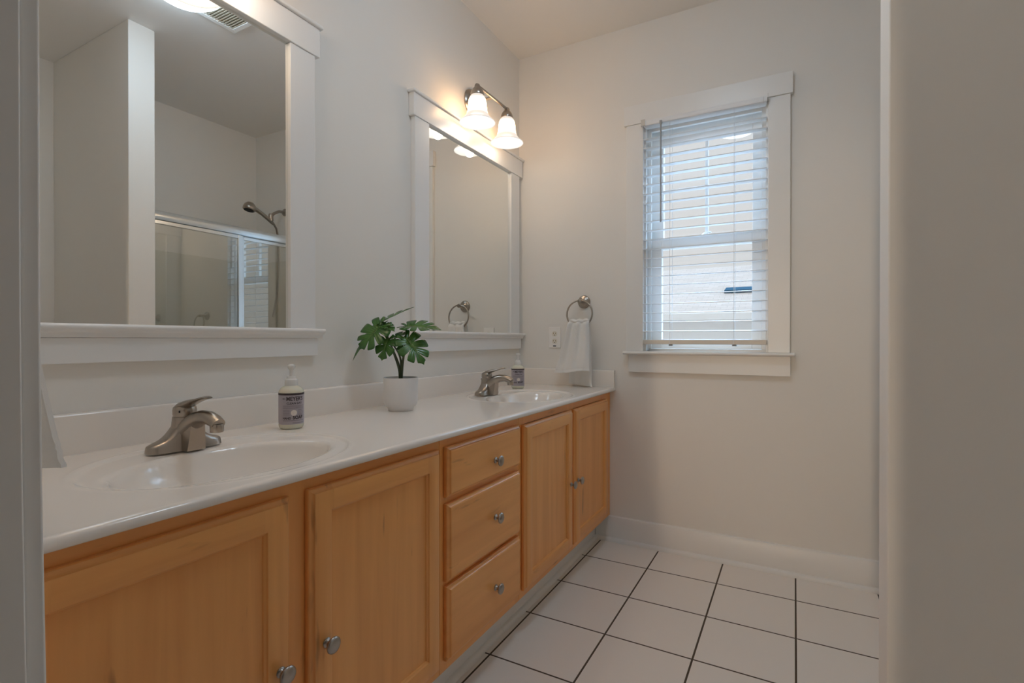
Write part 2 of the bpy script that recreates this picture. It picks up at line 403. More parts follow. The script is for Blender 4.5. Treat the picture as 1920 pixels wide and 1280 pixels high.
f.box(WX0+.012, WX0+.03, D+.03, D+.048, .985, 2.088); f.box(WX1-.03, WX1-.012, D+.03, D+.048, .985, 2.088); f.box(WX0+.03, WX1-.03, D+.03, D+.048, 2.068, 2.088)
f.build('window_frame', M['trim'], t, bevel=0.0015)
def sash(name, y0, z0, z1, bot, top, grid):
    a, b = WX0+0.014, WX1-0.014; gx0, gx1 = 0.780, 1.190
    f = MB(); f.box(a, gx0, y0, y0+0.034, z0, z1); f.box(gx1, b, y0, y0+0.034, z0, z1)
    f.box(gx0, gx1, y0, y0+0.034, z0, z0+bot); f.box(gx0, gx1, y0, y0+0.034, z1-top, z1)
    if grid:
        zc = (z0+bot+z1-top)/2
        f.box(0.979, 0.993, y0+0.006, y0+0.028, z0+bot, z1-top); f.box(gx0, gx1, y0+0.006, y0+0.028, zc-0.007, zc+0.007)
    o = f.build(name, M['trim'], t, bevel=0.002)
    MB().box(gx0-.004, gx1+.004, y0+0.015, y0+0.019, z0+bot-.004, z1-top+.004).build('pane', M['pane'], o)
    return o
lo = sash('lower_sash', D+0.050, 0.986, 1.535, 0.046, 0.052, False)
sash('upper_sash', D+0.087, 1.485, 2.087, 0.055, 0.072, True)
f = MB(); f.lathe([(0.0, .012), (.010, .012), (.016, .006), (.022, 0), (.024, 0)], (0.985, D+.067, 1.535), seg=20); f.tube([(0.985, D+.067, 1.543), (1.0, D+.058, 1.546), (1.012, D+.052, 1.545)], [.005, .004, .004], seg=8)
f.build('sash_lock', M['trim'], t, smooth=True)

# ------------------------------------------------------------------ blind
t = thing('window_blind', (0.98, D+0.005, 2.09), 'white slatted blind hanging lowered with open slats in the window', 'blind')
BX0, BX1, BY = 0.7055, 1.2555, D-0.006
f = MB(); f.box(BX0+.003, BX1-.003, BY-0.026, BY+0.026, 2.079, 2.100); f.build('headrail', M['blind'], t, bevel=0.002)
vp = [(BY-0.034, 2.080), (BY-0.031, 2.077), (BY-0.0262, 2.077), (BY-0.0262, 2.101), (BY-0.030, 2.103), (BY-0.034, 2.101), (BY-0.0325, 2.090)]
MB().prism(vp, 'x', BX0, BX1).build('valance', M['blind'], t, smooth=True)
zsl = [2.016 - .0450*i for i in range(22)]
def slat_mesh():
    pr = []; n = 6
    for i in range(n+1):
        q = -1 + 2*i/n; pr.append((q*0.0245, 0.0014 + 0.0016*(1-q*q)))
    for i in range(n, -1, -1):
        q = -1 + 2*i/n; pr.append((q*0.0245, -0.0014 + 0.0016*(1-q*q)))
    a = math.radians(4)
    pr = [(y*math.cos(a)-z*math.sin(a), y*math.sin(a)+z*math.cos(a)) for y, z in pr]
    return MB().prism([(BY+p[0], 2.016+p[1]) for p in pr], 'x', BX0, BX1)
s0 = slat_mesh().build('slat', M['blind'], t, smooth=True, angle=50)
for i, z in enumerate(zsl[1:], 1):
    c = s0.copy(); COL.objects.link(c); c.parent = t; c.location.z = z - 2.016
MB().box(BX0+.001, BX1-.001, BY-0.026, BY+0.026, 1.008, 1.030).build('bottom_rail', M['blind_rail'], t, bevel=0.003)
for x in (0.837, 1.121):
    f = MB()
    for y in (BY-0.0285, BY+0.0285): f.tube([(x, y, 2.079), (x, y, 1.008)], 0.0009, seg=6)
    for z in zsl: f.tube([(x, BY-0.0285, z-.005), (x, BY+.0285, z-.002)], 0.0005, seg=4, cap=False)
    f.build('ladder_cord', M['cord'], t)
    MB().lathe([(.009, -.004), (.010, 0), (.007, .004)], (x, BY-.005, 1.0045), seg=16).build('cord_button', M['wand'], t, smooth=True)
f = MB(); f.tube([(0.7965, BY-0.0385, 2.070), (0.7965, BY-0.0385, 1.597)], 0.0042, seg=6); f.build('tilt_wand', M['wand'], t)
MB().box(0.791, 0.802, BY-.043, BY-.034, 2.070, 2.086).build('wand_hook', M['wand'], t, bevel=.001)
for x, s in ((BX0-.006, 1), (BX1+.004-.020, -1)):
    f = MB(); f.box(x, x+.020, BY-.037, BY-.0345, 2.078, 2.108) if s > 0 else f.box(x+.0184, x+.020, BY-.037, BY-.0345, 2.078, 2.112); f.box(x, x+.0016, BY-.0345, BY-.02, 2.078, 2.1); f.box(x+.0184, x+.020, BY-.0345, BY-.02, 2.078, 2.1)
    f.build('mounting_bracket', M['bracket'], t)

# ------------------------------------------------------------------ house beyond the window
t = thing('neighbouring_house', (0.5, 13.5, -3.0), 'pale house with shingled roof outside, seen between the blind slats', 'house')
f = MB(); f.box(-9, 9, 11.3, 19, -3.0, 1.50); f.build('siding_walls', M['siding'], t)
rp = [(10.9, 1.45), (10.9, 1.56), (14.6, 2.95), (19.6, 1.56), (19.6, 1.45)]
MB().prism(rp, 'x', -9.5, 9.5).build('roof', M['roof'], t)
MB().box(-9.5, 9.5, 10.8, 10.9, 1.42, 1.56).build('eave_gutter', M['siding'], t, bevel=.01)
f = MB(); f.prism([(12.2, 2.03), (12.2, 2.115), (12.6, 2.215), (12.6, 2.16)], 'x', 0.0, 1.4); f.build('roof_vent', M['dormer'], t)
struct(MB().box(-20, 20, D+0.5, 40, -3.3, -3.0), 'ground', M['turf'], 'pale gravel ground outside far below the window', 'ground')

# ------------------------------------------------------------------ vanity cabinets
XF = 0.530            # face frame
HC = 0.786            # counter top height
def ring_front(y0, y1, z0, z1, prof, sw, x0, fill=False):
    # prof: (inset, x) loops from the back edge round the outside to the inner edge; faces of top and bottom rail use material 1
    f = MB(); loops = []
    for ins, x in prof:
        a, b, c, d = y0+ins, y1-ins, z0+ins, z1-ins
        m1, m2 = max(y0+sw, a), min(y1-sw, b)
        n1, n2 = max(z0+sw, c), min(z1-sw, d)
        loops.append([(x,a,c), (x,m1,c), (x,m2,c), (x,b,c), (x,b,n1), (x,b,n2), (x,b,d), (x,m2,d), (x,m1,d), (x,a,d), (x,a,n2), (x,a,n1)])
    n = 12
    for i in range(len(loops)-1):
        for k in range(n):
            q = [loops[i][k], loops[i][(k+1) % n], loops[i+1][(k+1) % n], loops[i+1][k]]
            qq = []
            for p in q:
                if not qq or (Vector(p)-Vector(qq[-1])).length > 1e-6: qq.append(p)
            if len(qq) > 1 and (Vector(qq[0])-Vector(qq[-1])).length < 1e-6: qq.pop()
            if len(qq) >= 3: f.add(qq, [tuple(range(len(qq)))], 1 if k in (1, 7) else 0)
    if fill: f.add([loops[-1][k] for k in (0, 3, 6, 9)], [(0, 1, 2, 3)], 0)
    return f
EDGE = [(0.004, 0.0), (0.0, 0.002), (0.0, 0.010), (0.0015, 0.0125), (0.006, 0.0145), (0.0085, 0.017), (0.0095, 0.0195), (0.012, 0.0205)]
def weld(o):
    bm = bmesh.new(); bm.from_mesh(o.data); bmesh.ops.remove_doubles(bm, verts=bm.verts, dist=1e-5); bmesh.ops.recalc_face_normals(bm, faces=bm.faces); bm.to_mesh(o.data); bm.free()
    o.data.polygons.foreach_set('use_smooth', [True]*len(o.data.polygons)); o.data.set_sharp_from_angle(angle=math.radians(28))
def knob(parent, y, z):
    p = [(.009, 0), (.0095, .0015), (.0075, .003), (.0055, .006), (.0055, .011), (.0085, .0145), (.0148, .0165), (.0165, .019), (.0160, .0215), (.0125, .0240), (.007, .0256), (0, .0262)]
    MB().lathe(p, (XF+0.0208, y, z), 'x', 28).build('knob', M['nickel_dark'], parent, smooth=True, angle=60)
def door(parent, y0, y1, z0, z1, ky, kz):
    sw = 0.056
    pr = [(i, XF+x) for i, x in EDGE] + [(sw-0.010, XF+0.0205), (sw-0.006, XF+0.0195), (sw-0.0045, XF+0.016), (sw-0.001, XF+0.0135), (sw, XF+0.010)]
    o = ring_front(y0, y1, z0, z1, pr, sw, XF).build('door', [M['wood_v'], M['wood_h']], parent); weld(o)
    MB().box(XF+0.006, XF+0.0112, y0+sw-.008, y1-sw+.008, z0+sw-.008, z1-sw+.008).build('door_panel', M['wood_v'], o)
    knob(o, ky, kz)
def drawer(parent, y0, y1, z0, z1):
    pr = [(i, XF+x) for i, x in EDGE]
    o = ring_front(y0, y1, z0, z1, pr, 0.02, XF, fill=True).build('drawer', [M['wood_h'], M['wood_h']], parent); weld(o)
    knob(o, (y0+y1)/2+.035, (z0+z1)/2-.015 if z1 > .7 else (z0+z1)/2)
def carcass(parent, y0, y1, openings):
    f = MB(); f.box(0.02, XF-.02, y0+.001, y0+.016, .11, .765); f.box(0.02, XF-.02, y1-.016, y1-.001, .11, .765); f.box(0.02, XF-.02, y0+.016, y1-.016, .135, .150); f.box(0.003, .02, y0+.001, y1-.001, .0, .765)
    f.box(0.02, 0.44, y0+.001, y0+.016, 0, .11); f.box(0.02, 0.44, y1-.016, y1-.001, 0, .11)
    f.build('carcass', M['wood_in'], parent)
    # face frame: stiles and rails round the openings
    f = MB()
    ys = sorted({y0+.0005, y1-.0005} | {o[0] for o in openings} | {o[1] for o in openings})
    zz = sorted({.130, .7685} | {o[2] for o in openings} | {o[3] for o in openings})
    for a, b in zip(ys, ys[1:]):
        hit = [o for o in openings if o[0] <= a+1e-6 and o[1] >= b-1e-6]
        if not hit: f.box(XF-.02, XF, a, b, .130, .7685, 0); continue
        for c, d in zip(zz, zz[1:]):
            if not any(o[2] <= c+1e-6 and o[3] >= d-1e-6 for o in hit): f.box(XF-.02, XF, a, b, c, d, 1)
    f.build('face_frame', [M['wood_v'], M['wood_h']], parent)
    MB().box(0.440, 0.457, y0, y1, 0, .110).build('toe_kick', M['trim'], parent)
    MB().prism([(0.457, 0), (0.472, 0), (0.4715, .006), (.468, .012), (.463, .016), (.457, .018)], 'y', y0, y1).build('shoe_moulding', M['trim'], parent, smooth=True)
c1 = thing('vanity_cabinet', (0.28, 0.655, 0), 'maple sink cabinet with two doors under the sink closest to the doorway', 'cabinet', 'maple sink cabinets under the worktop')
carcass(c1, YN+.004, 1.1055, [(YN+.04, .62, .17, .735), (.69, 1.075, .17, .735)])
door(c1, 0.225, 0.633, 0.158, 0.7405, 0.607, 0.431)
door(c1, 0.675, 1.0895, 0.158, 0.7405, 0.711, 0.431)
c2 = thing('drawer_cabinet', (0.28, 1.33, 0), 'narrow maple cabinet of three drawers between the two sink cabinets', 'cabinet')
carcass(c2, 1.1065, 1.5575, [(1.14, 1.52, .63, .73), (1.14, 1.52, .39, .58), (1.14, 1.52, .18, .355)])
drawer(c2, 1.1235, 1.540, 0.604, 0.7405)
drawer(c2, 1.1235, 1.540, 0.3755, 0.5855)
drawer(c2, 1.1235, 1.540, 0.161, 0.3625)
c3 = thing('vanity_cabinet', (0.28, 2.05, 0), 'maple sink cabinet with two doors in the corner beside the window wall', 'cabinet', 'maple sink cabinets under the worktop')
carcass(c3, 1.5585, D-.012, [(1.60, 1.99, .17, .735), (2.05, 2.44, .17, .735)])
MB().box(XF-.02, XF, D-.0125, D-.0005, .130, .7685).build('filler_strip', M['wood_v'], c3)
door(c3, 1.5745, 2.0085, 0.158, 0.734, 1.981, 0.429)
door(c3, 2.0335, 2.4735, 0.158, 0.734, 2.060, 0.429)

# ------------------------------------------------------------------ worktop with two moulded sinks
vt = thing('worktop', (0.28, 1.38, HC), 'long cream cultured-marble worktop with two moulded oval sinks', 'worktop')
SINKS = [0.655, 1.985]
def sstep(a, b, x):
    q = min(1, max(0, (x-a)/(b-a))); return q*q*(3-2*q)
def top_h(x, y):
    z = 0.0
    for cy in SINKS:
        ro = math.hypot((x-0.312)/0.222, (y-cy-.008)/0.268)
        if ro < 1.02: z -= 0.0045*(1-sstep(0.94, 1.0, ro)) - 0.0016*math.exp(-((ro-.985)/.02)**2)
        ri = math.hypot((x-0.340)/0.142, (y-cy)/0.224)
        if ri < 1.05:
            lip = 1-sstep(0.86, 1.05, ri)
            z -= 0.012*lip + (0.118*(1-(ri/0.97)**2.4) if ri < .97 else 0)
    return z
xs = [0.0005+i*0.005 for i in range(110)]; xs = [x for x in xs if x < .549]
edge = [(.5495, 0), (.5535, -.0008), (.5570, -.0028), (.5592, -.006), (.560, -.010), (.560, -.0150), (.5585, -.0172), (.555, -.0178), (.500, -.0178)]
ny = 480; y0, y1 = YN+.0005, D-.0005
cols = len(xs)+len(edge)
bowl = [MB(), MB()]; top = MB()
vs = []
for j in range(ny+1):
    y = y0+(y1-y0)*j/ny
    for x in xs: vs.append((x, y, HC+top_h(x, y)))
    for x, dz in edge: vs.append((x, y, HC+dz))
ft, fb = [], [[], []]
for j in range(ny):
    yc = y0+(y1-y0)*(j+.5)/ny
    for i in range(cols-1):
        a = j*cols+i; q = (a, a+1, a+1+cols, a+cols); k = None
        if i < len(xs)-1:
            for s, cy in enumerate(SINKS):
                if math.hypot((xs[i]+.0025-.34)/.142, (yc-cy)/.224) < 1.06: k = s
        (ft if k is None else fb[k]).append(q)
def sub(vs, fs):
    m = {}; f2 = []
    for q in fs:
        r = []
        for i in q:
            if i not in m: m[i] = len(m)
            r.append(m[i])
        f2.append(r)
    return MB().add([vs[i] for i in m], f2)
sub(vs, ft).build('slab', M['marble'], vt, smooth=True, angle=60)
for k in (0, 1):
    o = sub(vs, fb[k]).build('sink_bowl', M['marble'], vt, smooth=True, angle=80)
    cy = SINKS[k]; zb = HC+top_h(.34, cy)
    MB().lathe([(.030, 0), (.030, .002), (.026, .003), (.022, .001), (.021, .004), (.010, .0065), (0, .007)], (.34, cy, zb), seg=28).build('drain', M['nickel'], o, smooth=True)
bs = [(0, HC-.002), (.020, HC-.002), (.020, .8675), (.0185, .8715), (.015, .8735), (0, .8735)]
MB().prism([(p[0]+.0005, p[1]) for p in bs], 'y', YN+.0005, D-.0005).build('backsplash', M['marble'], vt, smooth=True, angle=50)
ss = [(D-.0005, HC-.002), (D-.0205, HC-.002), (D-.0205, .8675), (D-.019, .8715), (D-.0155, .8735), (D-.0005, .8735)]
MB().prism(ss, 'x', .0207, .558).build('side_splash', M['marble'], vt, smooth=True, angle=50)
ss = [(YN+.0005, HC-.002), (YN+.0205, HC-.002), (YN+.0205, .8675), (YN+.019, .8715), (YN+.0155, .8735), (YN+.0005, .8735)]
MB().prism(ss, 'x', .0207, .558).build('side_splash', M['marble'], vt, smooth=True, angle=50)

# ------------------------------------------------------------------ framed mirrors
def mirror(cy, yl, yr, lbl, last):
    t = thing('framed_mirror', (0.0, cy, 1.5), lbl, 'mirror', 'white framed mirrors above the vanity')
    hw = 0.355                                   # half the opening
    a, b = cy-hw, cy+hw; sw = 0.092
    MB().box(0.004, 0.012, a-.01, b+.01, 1.055, 1.945).build('mirror_glass', M['mirror'], t)
    f = MB(); f.box(0.0, .004, a-.01, b+.01, 1.055, 1.945); f.build('backing', M['black'], t)
    for q0, q1 in ((a-sw, a), (b, b+sw)):
        f = MB(); f.box(0.0005, .024, max(q0, YN+.002), q1, 1.064, 1.9325); f.build('stile', M['frame'], t, bevel=.0025)
    f = MB(); f.box(0.0005, .028, yl+.009, min(yr-.009, D-.012), 1.9325, 2.024); f.build('head', M['frame'], t, bevel=.0025)
    f = MB(); f.box(0.0005, .036, yl, yr, 2.024, 2.036); f.build('cap', M['frame'], t, bevel=.004, bseg=3)
    pr = [(0.0005, 1.036), (.026, 1.036), (.028, 1.040), (.029, 1.045), (.033, 1.0485), (.0345, 1.049), (.038, 1.0505), (.0425, 1.055), (.0435, 1.059), (.042, 1.0635), (.038, 1.0655), (.0005, 1.0655)]
    MB().prism(pr, 'y', yl, yr).build('sill', M['frame'], t, smooth=True, angle=50)
    MB().box(0.0005, .022, yl+.012, yr-.014, 0.980, 1.036).build('apron', M['frame'], t, bevel=.002)
mirror(0.683, YN+.006, 1.155, 'framed mirror reflecting the shower, above the sink by the doorway', False)
mirror(2.068, 1.600, D-.003, 'framed mirror reflecting the towel ring, in the corner by the window', True)

# ------------------------------------------------------------------ vanity lights
LXO = .1215
def vanity_light(cy, lbl, watt):
    t = thing('vanity_light', (0.0, cy, 2.165), lbl, 'wall light', 'two-shade nickel lights above the mirrors')
    f = MB(); f.lathe([(.062, 0.0005), (.063, .006), (.058, .013), (.045, .020), (.022, .026), (0, .027)], (0, cy, 2.165), 'x', 32); f.build('wall_canopy', M['nickel'], t, smooth=True)
    MB().tube([(.02, cy, 2.165), (.08, cy, 2.166), (LXO, cy, 2.164)], .0065, seg=12).build('arm', M['nickel'], t, smooth=True)
    f = MB(); f.tube([(LXO, cy-.142, 2.164), (LXO, cy+.142, 2.164)], .0062, seg=14)
    for s in (-1, 1):
        f.lathe([(0, 0), (.006, .002), (.0085, .007), (.0075, .012), (.006, .014)], (LXO, cy+s*.142+(0 if s < 0 else -.0), 2.164), 'y', 16) if s < 0 else f.lathe([(.006, -.012), (.0085, -.007), (.006, -.002), (0, 0)], (LXO, cy+.154, 2.164), 'y', 16)
    f.build('crossbar', M['nickel'], t, smooth=True)
    for s in (-1, 1):
        y = cy+s*.134
        MB().lathe([(0, 2.170), (.010, 2.168), (.013, 2.160), (.013, 2.155), (.022, 2.146), (.028, 2.134), (.031, 2.120), (.030, 2.117), (0, 2.117)], (LXO, y, 0), seg=28).build('socket_cup', M['nickel'], t, smooth=True, angle=50)
        out = [(.026, 2.120), (.033, 2.112), (.038, 2.100), (.0405, 2.085), (.042, 2.068), (.044, 2.050), (.0490, 2.034), (.0575, 2.020), (.0690, 2.008), (.0785, 2.0005), (.0810, 1.996)]
        inn = [(r-.003, z-.0005) for r, z in reversed(out)]
        o = MB().lathe(out+inn, (LXO, y, 0), seg=40, cap=False).build('glass_shade', M['shade'], t, smooth=True, angle=80)
        MB().lathe([(.012, 2.117), (.013, 2.095), (.020, 2.078), (.027, 2.058), (.028, 2.045), (.024, 2.030), (.014, 2.020), (0, 2.0165)], (LXO, y, 0), seg=24).build('bulb', M['bulb'], o, smooth=True)
        l = bpy.data.lights.new('bulb_light', 'POINT'); l.energy = watt; l.color = BULB_C; l.shadow_soft_size = .022
        lo = bpy.data.objects.new('bulb_light', l); COL.objects.link(lo); lo.parent = t
        lo.location = Vector((LXO, y, 1.987)) - Vector(t.location)
M['bulb'] = emit('lit_bulb', (1.0, 0.98, 0.94), 0.75)
vanity_light(2.065, 'nickel light with two glowing bell shades above the corner mirror', BULB_W)
vanity_light(0.683, 'nickel light with two glowing bell shades above the mirror by the doorway', BULB2_W)

# ------------------------------------------------------------------ ceiling dome light and vent
t = thing('ceiling_light', (0.99, 1.275, H), 'round glowing dome light on the ceiling, reflected in a mirror top', 'ceiling light')
MB().lathe([(.165, H-.0005), (.168, H-.012), (.160, H-.020), (.155, H-.020)], (.99, 1.275, 0), seg=48).build('metal_pan', M['nickel'], t, smooth=True)
MB().lathe([(.156, H-.018), (.152, H-.035), (.138, H-.060), (.112, H-.080), (.075, H-.093), (.035, H-.099), (0, H-.100)], (.99, 1.275, 0), seg=48, cap=False).build('glass_dome', M['dome'], t, smooth=True, angle=80)
t = thing('ceiling_vent', (1.06, 1.49, H), 'square slotted exhaust vent on the ceiling next to the dome light', 'vent')
vx0, vx1, vy0, vy1 = .945, 1.175, 1.40, 1.618
f = MB(); f.box(vx0, vx0+.026, vy0, vy1, H-.012, H-.0005); f.box(vx1-.026, vx1, vy0, vy1, H-.012, H-.0005); f.box(vx0+.026, vx1-.026, vy0, vy0+.026, H-.012, H-.0005); f.box(vx0+.026, vx1-.026, vy1-.026, vy1, H-.012, H-.0005)
f.build('vent_frame', M['ceil'], t, bevel=.003)
MB().box(vx0+.02, vx1-.02, vy0+.02, vy1-.02, H-.002, H-.0005).build('cavity', M['vent_dark'], t)
f = MB()
for k in range(12):
    y = vy0+.030+k*.0139
    f.prism([(y, H-.011), (y+.0075, H-.009), (y+.0075, H-.0075), (y, H-.0095)], 'x', vx0+.026, vx1-.026)
f.build('louvre', M['vent'], t)

# ------------------------------------------------------------------ faucets
def faucet(cy, lbl, first=None):
    if first is not None:
        c = copy_tree(first); c.location.y = cy; c['label'] = lbl; return c
    t = thing('sink_faucet', (0.150, cy, HC), lbl, 'faucet', 'brushed nickel faucets on the vanity')
    X, Z = .150, HC-.0006
    f = MB(); secs = []
    n = 40
    for i in range(n+1):
        q = -1+2*i/n; y = q*.0785
        e = max(.0, 1-abs(q)**5)**.5
        wx = .0275*(.30+.70*e) + .002*math.exp(-(y/.03)**2)
        g = math.exp(-(abs(y)/.030)**2.0)
        h = (.020 + .008*(1-abs(q)))*(.62+.38*e) + .050*g
        nar = .55*g                       # towards the hub the upper part narrows
        sec = []
        for k in range(17):
            a = PI*k/16; cx_, sz = math.cos(a), math.sin(a)
            px = math.copysign(abs(cx_)**.55, cx_); pz = sz**.42
            taper = 1-(.22+.15*nar)*pz
            sec.append((X+px*wx*taper, cy+y, Z+pz*h))
        secs.append(sec)
    f.loft(secs); f.build('base', M['nickel'], t, smooth=True, angle=55)
    f = MB(); f.lathe([(.0270, HC+.045), (.0255, HC+.060), (.0245, HC+.070), (.0245, HC+.0715), (.0225, HC+.0722), (.0225, HC+.0745)], (X, cy, 0), seg=36); f.build('hub', M['nickel'], t, smooth=True, angle=40)
    # spout
    P = [(X+.004, HC+.030), (X+.022, HC+.050), (X+.045, HC+.066), (X+.070, HC+.074), (X+.095, HC+.0745), (X+.115, HC+.069), (X+.128, HC+.062)]
    R = [.021, .0205, .0185, .0160, .0145, .0140, .0135]
    f = MB(); f.tube([(x, cy, z) for x, z in P], R, seg=24, flat=[1.25, 1.2, 1.15, 1.12, 1.1, 1.08, 1.05])
    f.loft([[(X+.002, cy-.026, Z), (X+.046, cy-.020, Z), (X+.046, cy+.020, Z), (X+.002, cy+.026, Z)],
            [(X+.004, cy-.023, HC+.030), (X+.050, cy-.0175, HC+.030), (X+.050, cy+.0175, HC+.030), (X+.004, cy+.023, HC+.030)],
            [(X+.010, cy-.020, HC+.052), (X+.052, cy-.0150, HC+.056), (X+.052, cy+.0150, HC+.056), (X+.010, cy+.020, HC+.052)]])
    s = f.build('spout', M['nickel'], t, smooth=True, angle=50)
    MB().lathe([(.0125, .046), (.0132, .047), (.0136, .058), (.012, .063), (0, .064)], (X+.122, cy, HC), seg=26).build('aerator', M['nickel'], s, smooth=True)
    MB().lathe([(0, .0454), (.0098, .0454), (.0098, .0462), (0, .0462)], (X+.122, cy, HC), seg=20).build('aerator_screen', M['black'], s)
    # handle: round cap with a lever rising forward
    f = MB(); f.lathe([(.0232, .0745), (.0240, .077), (.0240, .0865), (.0228, .0925), (.0185, .097), (.0115, .0998), (0, .1008)], (X, cy, HC), seg=36)
    L = [(X-.016, .0900), (X+.000, .0965), (X+.020, .1020), (X+.042, .1080), (X+.064, .1135), (X+.083, .1180), (X+.092, .1178)]
    secs = []
    for (x, z), wd, th in zip(L, (.013, .020, .0195, .0165, .0145, .0130, .009), (.004, .009, .0085, .0055, .0042, .0036, .002)):
        secs.append([(x, cy+wd*math.cos(2*PI*k/16), HC+z+th*math.sin(2*PI*k/16)) for k in range(16)])
    f.loft(secs)
    h = f.build('lever_handle', M['nickel'], t, smooth=True, angle=55)
    a = math.radians(-52); cx_, sy = X+.0236*math.cos(a), cy+.0236*math.sin(a)
    MB().lathe([(0, 0), (.0028, 0), (.0028, .0012), (0, .0012)], (cx_, sy, HC+.0845), 'x', 14).build('set_screw', M['black'], h)
    f = MB(); f.tube([(X-.024, cy, HC+.02), (X-.024, cy, HC+.062)], .0028, seg=10); f.lathe([(0, .060), (.005, .061), (.0072, .066), (.005, .071), (0, .072)], (X-.024, cy, HC), seg=18)
    f.build('drain_lift_rod', M['nickel'], t, smooth=True)
    return t
f1 = faucet(0.660, 'brushed nickel faucet at the sink closest to the doorway')
faucet(1.965, 'brushed nickel faucet at the corner sink beside the window wall', f1)

# ------------------------------------------------------------------ soap bottles
def text_bent(txt, size, r, z, cx, ang0, x_off=0.0, bold=0.0, width=None):
    cu = bpy.data.curves.new('lettering', 'FONT'); cu.body = txt; cu.size = size; cu.align_x = 'CENTER'; cu.offset = bold; cu.resolution_u = 3
    ob = bpy.data.objects.new('lettering', cu); COL.objects.link(ob)
    bpy.context.view_layer.update()
    me = bpy.data.meshes.new_from_object(ob.evaluated_get(bpy.context.evaluated_depsgraph_get()))
    vs = [v.co.copy() for v in me.vertices]; fs = [list(p.vertices) for p in me.polygons]
    bpy.data.objects.remove(ob); bpy.data.curves.remove(cu); bpy.data.meshes.remove(me)
    k = 1.0
    if width and vs:
        wv = max(v.x for v in vs)-min(v.x for v in vs); k = width/wv if wv else 1
    out = []
    for v in vs:
        a = ang0 + (v.x*k+x_off)/r
        out.append((cx[0]+r*math.cos(a), cx[1]+r*math.sin(a), z+v.y))
    return out, fs
def band(f, r, c, a0, a1, z0, z1, n=24, mi=0):
    vs, fs = [], []
    for i in range(n+1):
        a = a0+(a1-a0)*i/n
        for z in (z0, z1): vs.append((c[0]+r*math.cos(a), c[1]+r*math.sin(a), z))
    for i in range(n): fs.append((2*i, 2*i+2, 2*i+3, 2*i+1))
    f.add(vs, fs, mi)
def soap(x, y, face, lbl):
    t = thing('soap_bottle', (x, y, HC), lbl, 'soap dispenser', 'pump soap bottles on the worktop')
    R = .0325; c = (x, y)
    f = MB(); f.lathe([(.024, 0), (.0275, .0005), (.0312, .004), (R, .009), (R, .098), (.0318, .104), (.0285, .110), (.0225, .1145), (.0165, .1175), (.0150, .120), (.0150, .126), (0, .126)], (x, y, HC+.0002), seg=48)
    f.build('bottle', M['soap'], t, smooth=True, angle=60)
    f = MB(); a0, a1 = face-2.05, face+2.05
    band(f, R+.0004, c, a0, a1, HC+.014, HC+.099, 48, 0)
    band(f, R+.0007, c, a0, a1, HC+.0935, HC+.099, 48, 1)
    band(f, R+.0007, c, a0, a0+.05, HC+.014, HC+.0935, 3, 1)
    lb = f.build('paper_label', [M['label'], M['ink']], t, smooth=True, angle=80)
    f = MB(); r = R+.0009
    f.add(*text_bent("MEYER'S", .0148, r, HC+.0790, c, face, .0035, .00045, .046))
    f.add(*text_bent("MRS.", .0045, r, HC+.0825, c, face, -.0260, .0001, .0085))
    f.add(*text_bent("CLEAN DAY", .0078, r, HC+.0690, c, face, .002, .0002, .042))
    f.build('brand_lettering', M['ink'], lb)
    f = MB()
    f.add(*text_bent("HAND", .0082, r, HC+.0285, c, face, -.0185, .0003, .022))
    f.add(*text_bent("SOAP", .0125, r, HC+.0285, c, face, .0115, .0005, .029))
    f.build('product_lettering', M['ink'], lb)
    f = MB()
    for k in range(4): band(f, r, c, face-.030/r, face+.030/r, HC+.0645-k*.0026, HC+.0654-k*.0026, 16)
    for k in range(5):
        zz = HC+.0525-k*.0036
        band(f, r, c, face-.030/r, face-.0105/r, zz, zz+.0009, 8); band(f, r, c, face+.0105/r, face+.030/r, zz, zz+.0009, 8)
    band(f, r, c, face-.030/r, face+.030/r, HC+.0238, HC+.0252, 16); band(f, r, c, face-.004/r, face+.030/r, HC+.0175, HC+.0188, 10)
    f.build('fine_print', M['ink2'], lb)
    f = MB(); vs = [(c[0]+(r+.0002)*math.cos(face), c[1]+(r+.0002)*math.sin(face), HC+.0455)]
    for k in range(24):
        a = 2*PI*k/24; aa = face+.0080*math.cos(a)/r
        vs.append((c[0]+(r+.0002)*math.cos(aa), c[1]+(r+.0002)*math.sin(aa), HC+.0455+.0080*math.sin(a)))
    f.add(vs, [(0, k+1, (k+1) % 24+1) for k in range(24)]); f.build('round_seal', M['seal'], lb)
    f = MB(); f.lathe([(.0168, .118), (.0168, .1335), (.0155, .1355), (.0120, .1375), (.0115, .143), (.0105, .144), (0, .144)], (x, y, HC), seg=36)
    f.build('collar', M['pump'], t, smooth=True, angle=40)
    f = MB(); f.lathe([(.0050, .143), (.0052, .160), (.0062, .162), (.0085, .1655), (.0098, .170), (.0085, .1745), (.005, .1765), (0, .177)], (x, y, HC), seg=24)
    dx, dy = math.cos(face+2.6), math.sin(face+2.6)
    f.tube([(x, y, HC+.170), (x+dx*.014, y+dy*.014, HC+.1705), (x+dx*.024, y+dy*.024, HC+.1685)], [.0052, .0046, .0034], seg=12)
    f.build('pump_head', M['pump'], t, smooth=True, angle=50)
soap(.139, .950, math.atan2(-.95, 1.223)+.20, 'pump soap bottle standing beside the potted plant')
soap(.142, 2.275, math.atan2(-2.275, 1.22)+.10, 'pump soap bottle in the corner behind the faucet')

